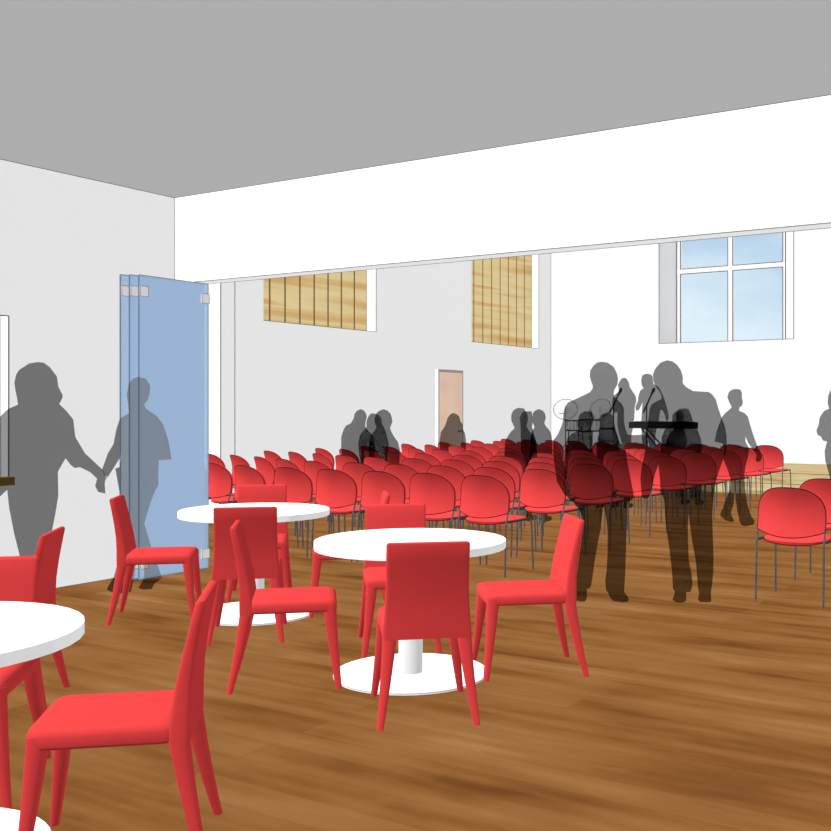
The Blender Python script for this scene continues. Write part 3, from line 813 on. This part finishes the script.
drum('floor_tom', 606.5, 428.5, 441, 6.4, -0.15)
def cymbal(u, v, hw_px, tilt_x, tilt_y, dy):
    Y = YD + dy
    c = at_y(u, v, Y); e = at_y(u + hw_px, v, Y); r_ = abs(e.x - c.x)
    T = Matrix.Rotation(tilt_y, 3, 'Y') @ Matrix.Rotation(tilt_x, 3, 'X')
    z = c.z - ZS
    bm = bmesh.new()
    rings = []
    for rr, h in ((r_, 0.0), (r_ * 0.6, 0.012), (r_ * 0.22, 0.022), (r_ * 0.12, 0.05), (0.01, 0.055)):
        rings.append([Vector((c.x - ox, dy, z)) + T @ Vector((rr * math.cos(2 * PI * i / 28), rr * math.sin(2 * PI * i / 28), h)) for i in range(28)])
    loft(bm, rings)
    s_ = link('cymbal', bm, M_cym, dk, True)
    bm = bmesh.new(); hoop(bm, (c.x - ox, dy), r_, z, 0.006, T); link('cymbal_rim', bm, M_keys, s_)
    bm = bmesh.new(); tube(bm, [(c.x - ox, dy, z + 0.05), (c.x - ox, dy, 0.30)], 0.010, 6)
    for k in range(3):
        a = 2 * PI * k / 3
        tube(bm, [(c.x - ox, dy, 0.32), (c.x - ox + 0.25 * math.cos(a), dy + 0.25 * math.sin(a), 0.0)], 0.010, 5)
    link('cymbal_stand', bm, M_steel, s_)
cymbal(565.5, 409.3, 10.8, math.radians(50), math.radians(32), 0.25)
cymbal(600, 409, 10.5, math.radians(62), math.radians(-6), 0.35)
bm = bmesh.new(); p = at_y(552.5, 413.5, YD); q = at_y(563, 413.5, YD)
tube(bm, [(p.x - ox, 0.3, p.z - ZS), (q.x - ox, 0.28, q.z - ZS)], 0.010, 5); link('boom_arm', bm, M_steel, dk)

# ------------------------------------------------------------------- light
def sun(name, to_light, power):
    l = bpy.data.lights.new(name, 'SUN'); l.energy = power * PI; l.angle = math.radians(2)
    l.use_shadow = False
    try: l.cycles.cast_shadow = False
    except Exception: pass
    o = bpy.data.objects.new(name, l); C.objects.link(o)
    o.rotation_euler = Vector(to_light).to_track_quat('Z', 'Y').to_euler()
    o.location = Vector(to_light) * 0.5 + Vector((-2, 3, 2.4))
    return o
for i, (d, p) in enumerate((((-0.183, -0.683, 0.707), 1.689), ((0.612, 0.612, -0.5), 0.571), ((-0.853, 0.492, 0.174), 1.162),
                            ((0.483, 0.129, -0.866), 0.467), ((0.433, 0.25, 0.866), 0.429), ((-0.985, 0, -0.174), 1.039), ((0.129, -0.483, 0.866), 0.852))):
    sun('fitted_fill_sun_%d' % (i + 1), d, p)  # added shadowless suns, fitted to set each facing's brightness, some from below the floor

wd = bpy.data.worlds.new('sky'); S.world = wd; wd.use_nodes = True
nt = wd.node_tree; nt.nodes.clear()
N = nt.nodes.new; L = nt.links.new
out = N('ShaderNodeOutputWorld'); bg = N('ShaderNodeBackground')
tc = N('ShaderNodeTexCoord'); sp = N('ShaderNodeSeparateXYZ'); L(tc.outputs['Generated'], sp.inputs[0])
nz = N('ShaderNodeTexNoise'); nz.inputs['Scale'].default_value = 9.0; nz.inputs['Detail'].default_value = 5
mp = N('ShaderNodeMapping'); mp.inputs['Scale'].default_value = (1, 1, 2.6); L(tc.outputs['Generated'], mp.inputs['Vector']); L(mp.outputs['Vector'], nz.inputs['Vector'])
ad = N('ShaderNodeMath'); ad.operation = 'MULTIPLY_ADD'; ad.inputs[1].default_value = -0.20; L(nz.outputs['Fac'], ad.inputs[0])
L(sp.outputs['Z'], ad.inputs[2])
mr = N('ShaderNodeMapRange'); mr.inputs['From Min'].default_value = -0.03; mr.inputs['From Max'].default_value = 0.07; L(ad.outputs[0], mr.inputs['Value'])
rp = N('ShaderNodeValToRGB')
rp.color_ramp.elements[0].color = (*lin((226, 243, 250)), 1); rp.color_ramp.elements[1].color = (*lin((186, 213, 236)), 1)
L(mr.outputs['Result'], rp.inputs['Fac']); L(rp.outputs['Color'], bg.inputs['Color'])
L(bg.outputs['Background'], out.inputs['Surface'])

# ------------------------------------------------------------------ camera
cd = bpy.data.cameras.new('camera'); cam = bpy.data.objects.new('camera', cd); C.objects.link(cam)
cd.sensor_width = 36; cd.lens = FPX / 831 * 36
cd.shift_x = (415.5 - CX) / 831; cd.shift_y = -(415.5 - CY) / 831
cam.location = (0, 0, EYE); cam.rotation_euler = (PI / 2, 0, TH)
cd.clip_end = 200
S.camera = cam

vs = S.view_settings
vs.view_transform = 'Standard'; vs.look = 'None'; vs.exposure = 0; vs.gamma = 1; vs.use_curve_mapping = False
S.cycles.diffuse_bounces = 0
S.cycles.max_bounces = 64
S.cycles.transparent_max_bounces = 96
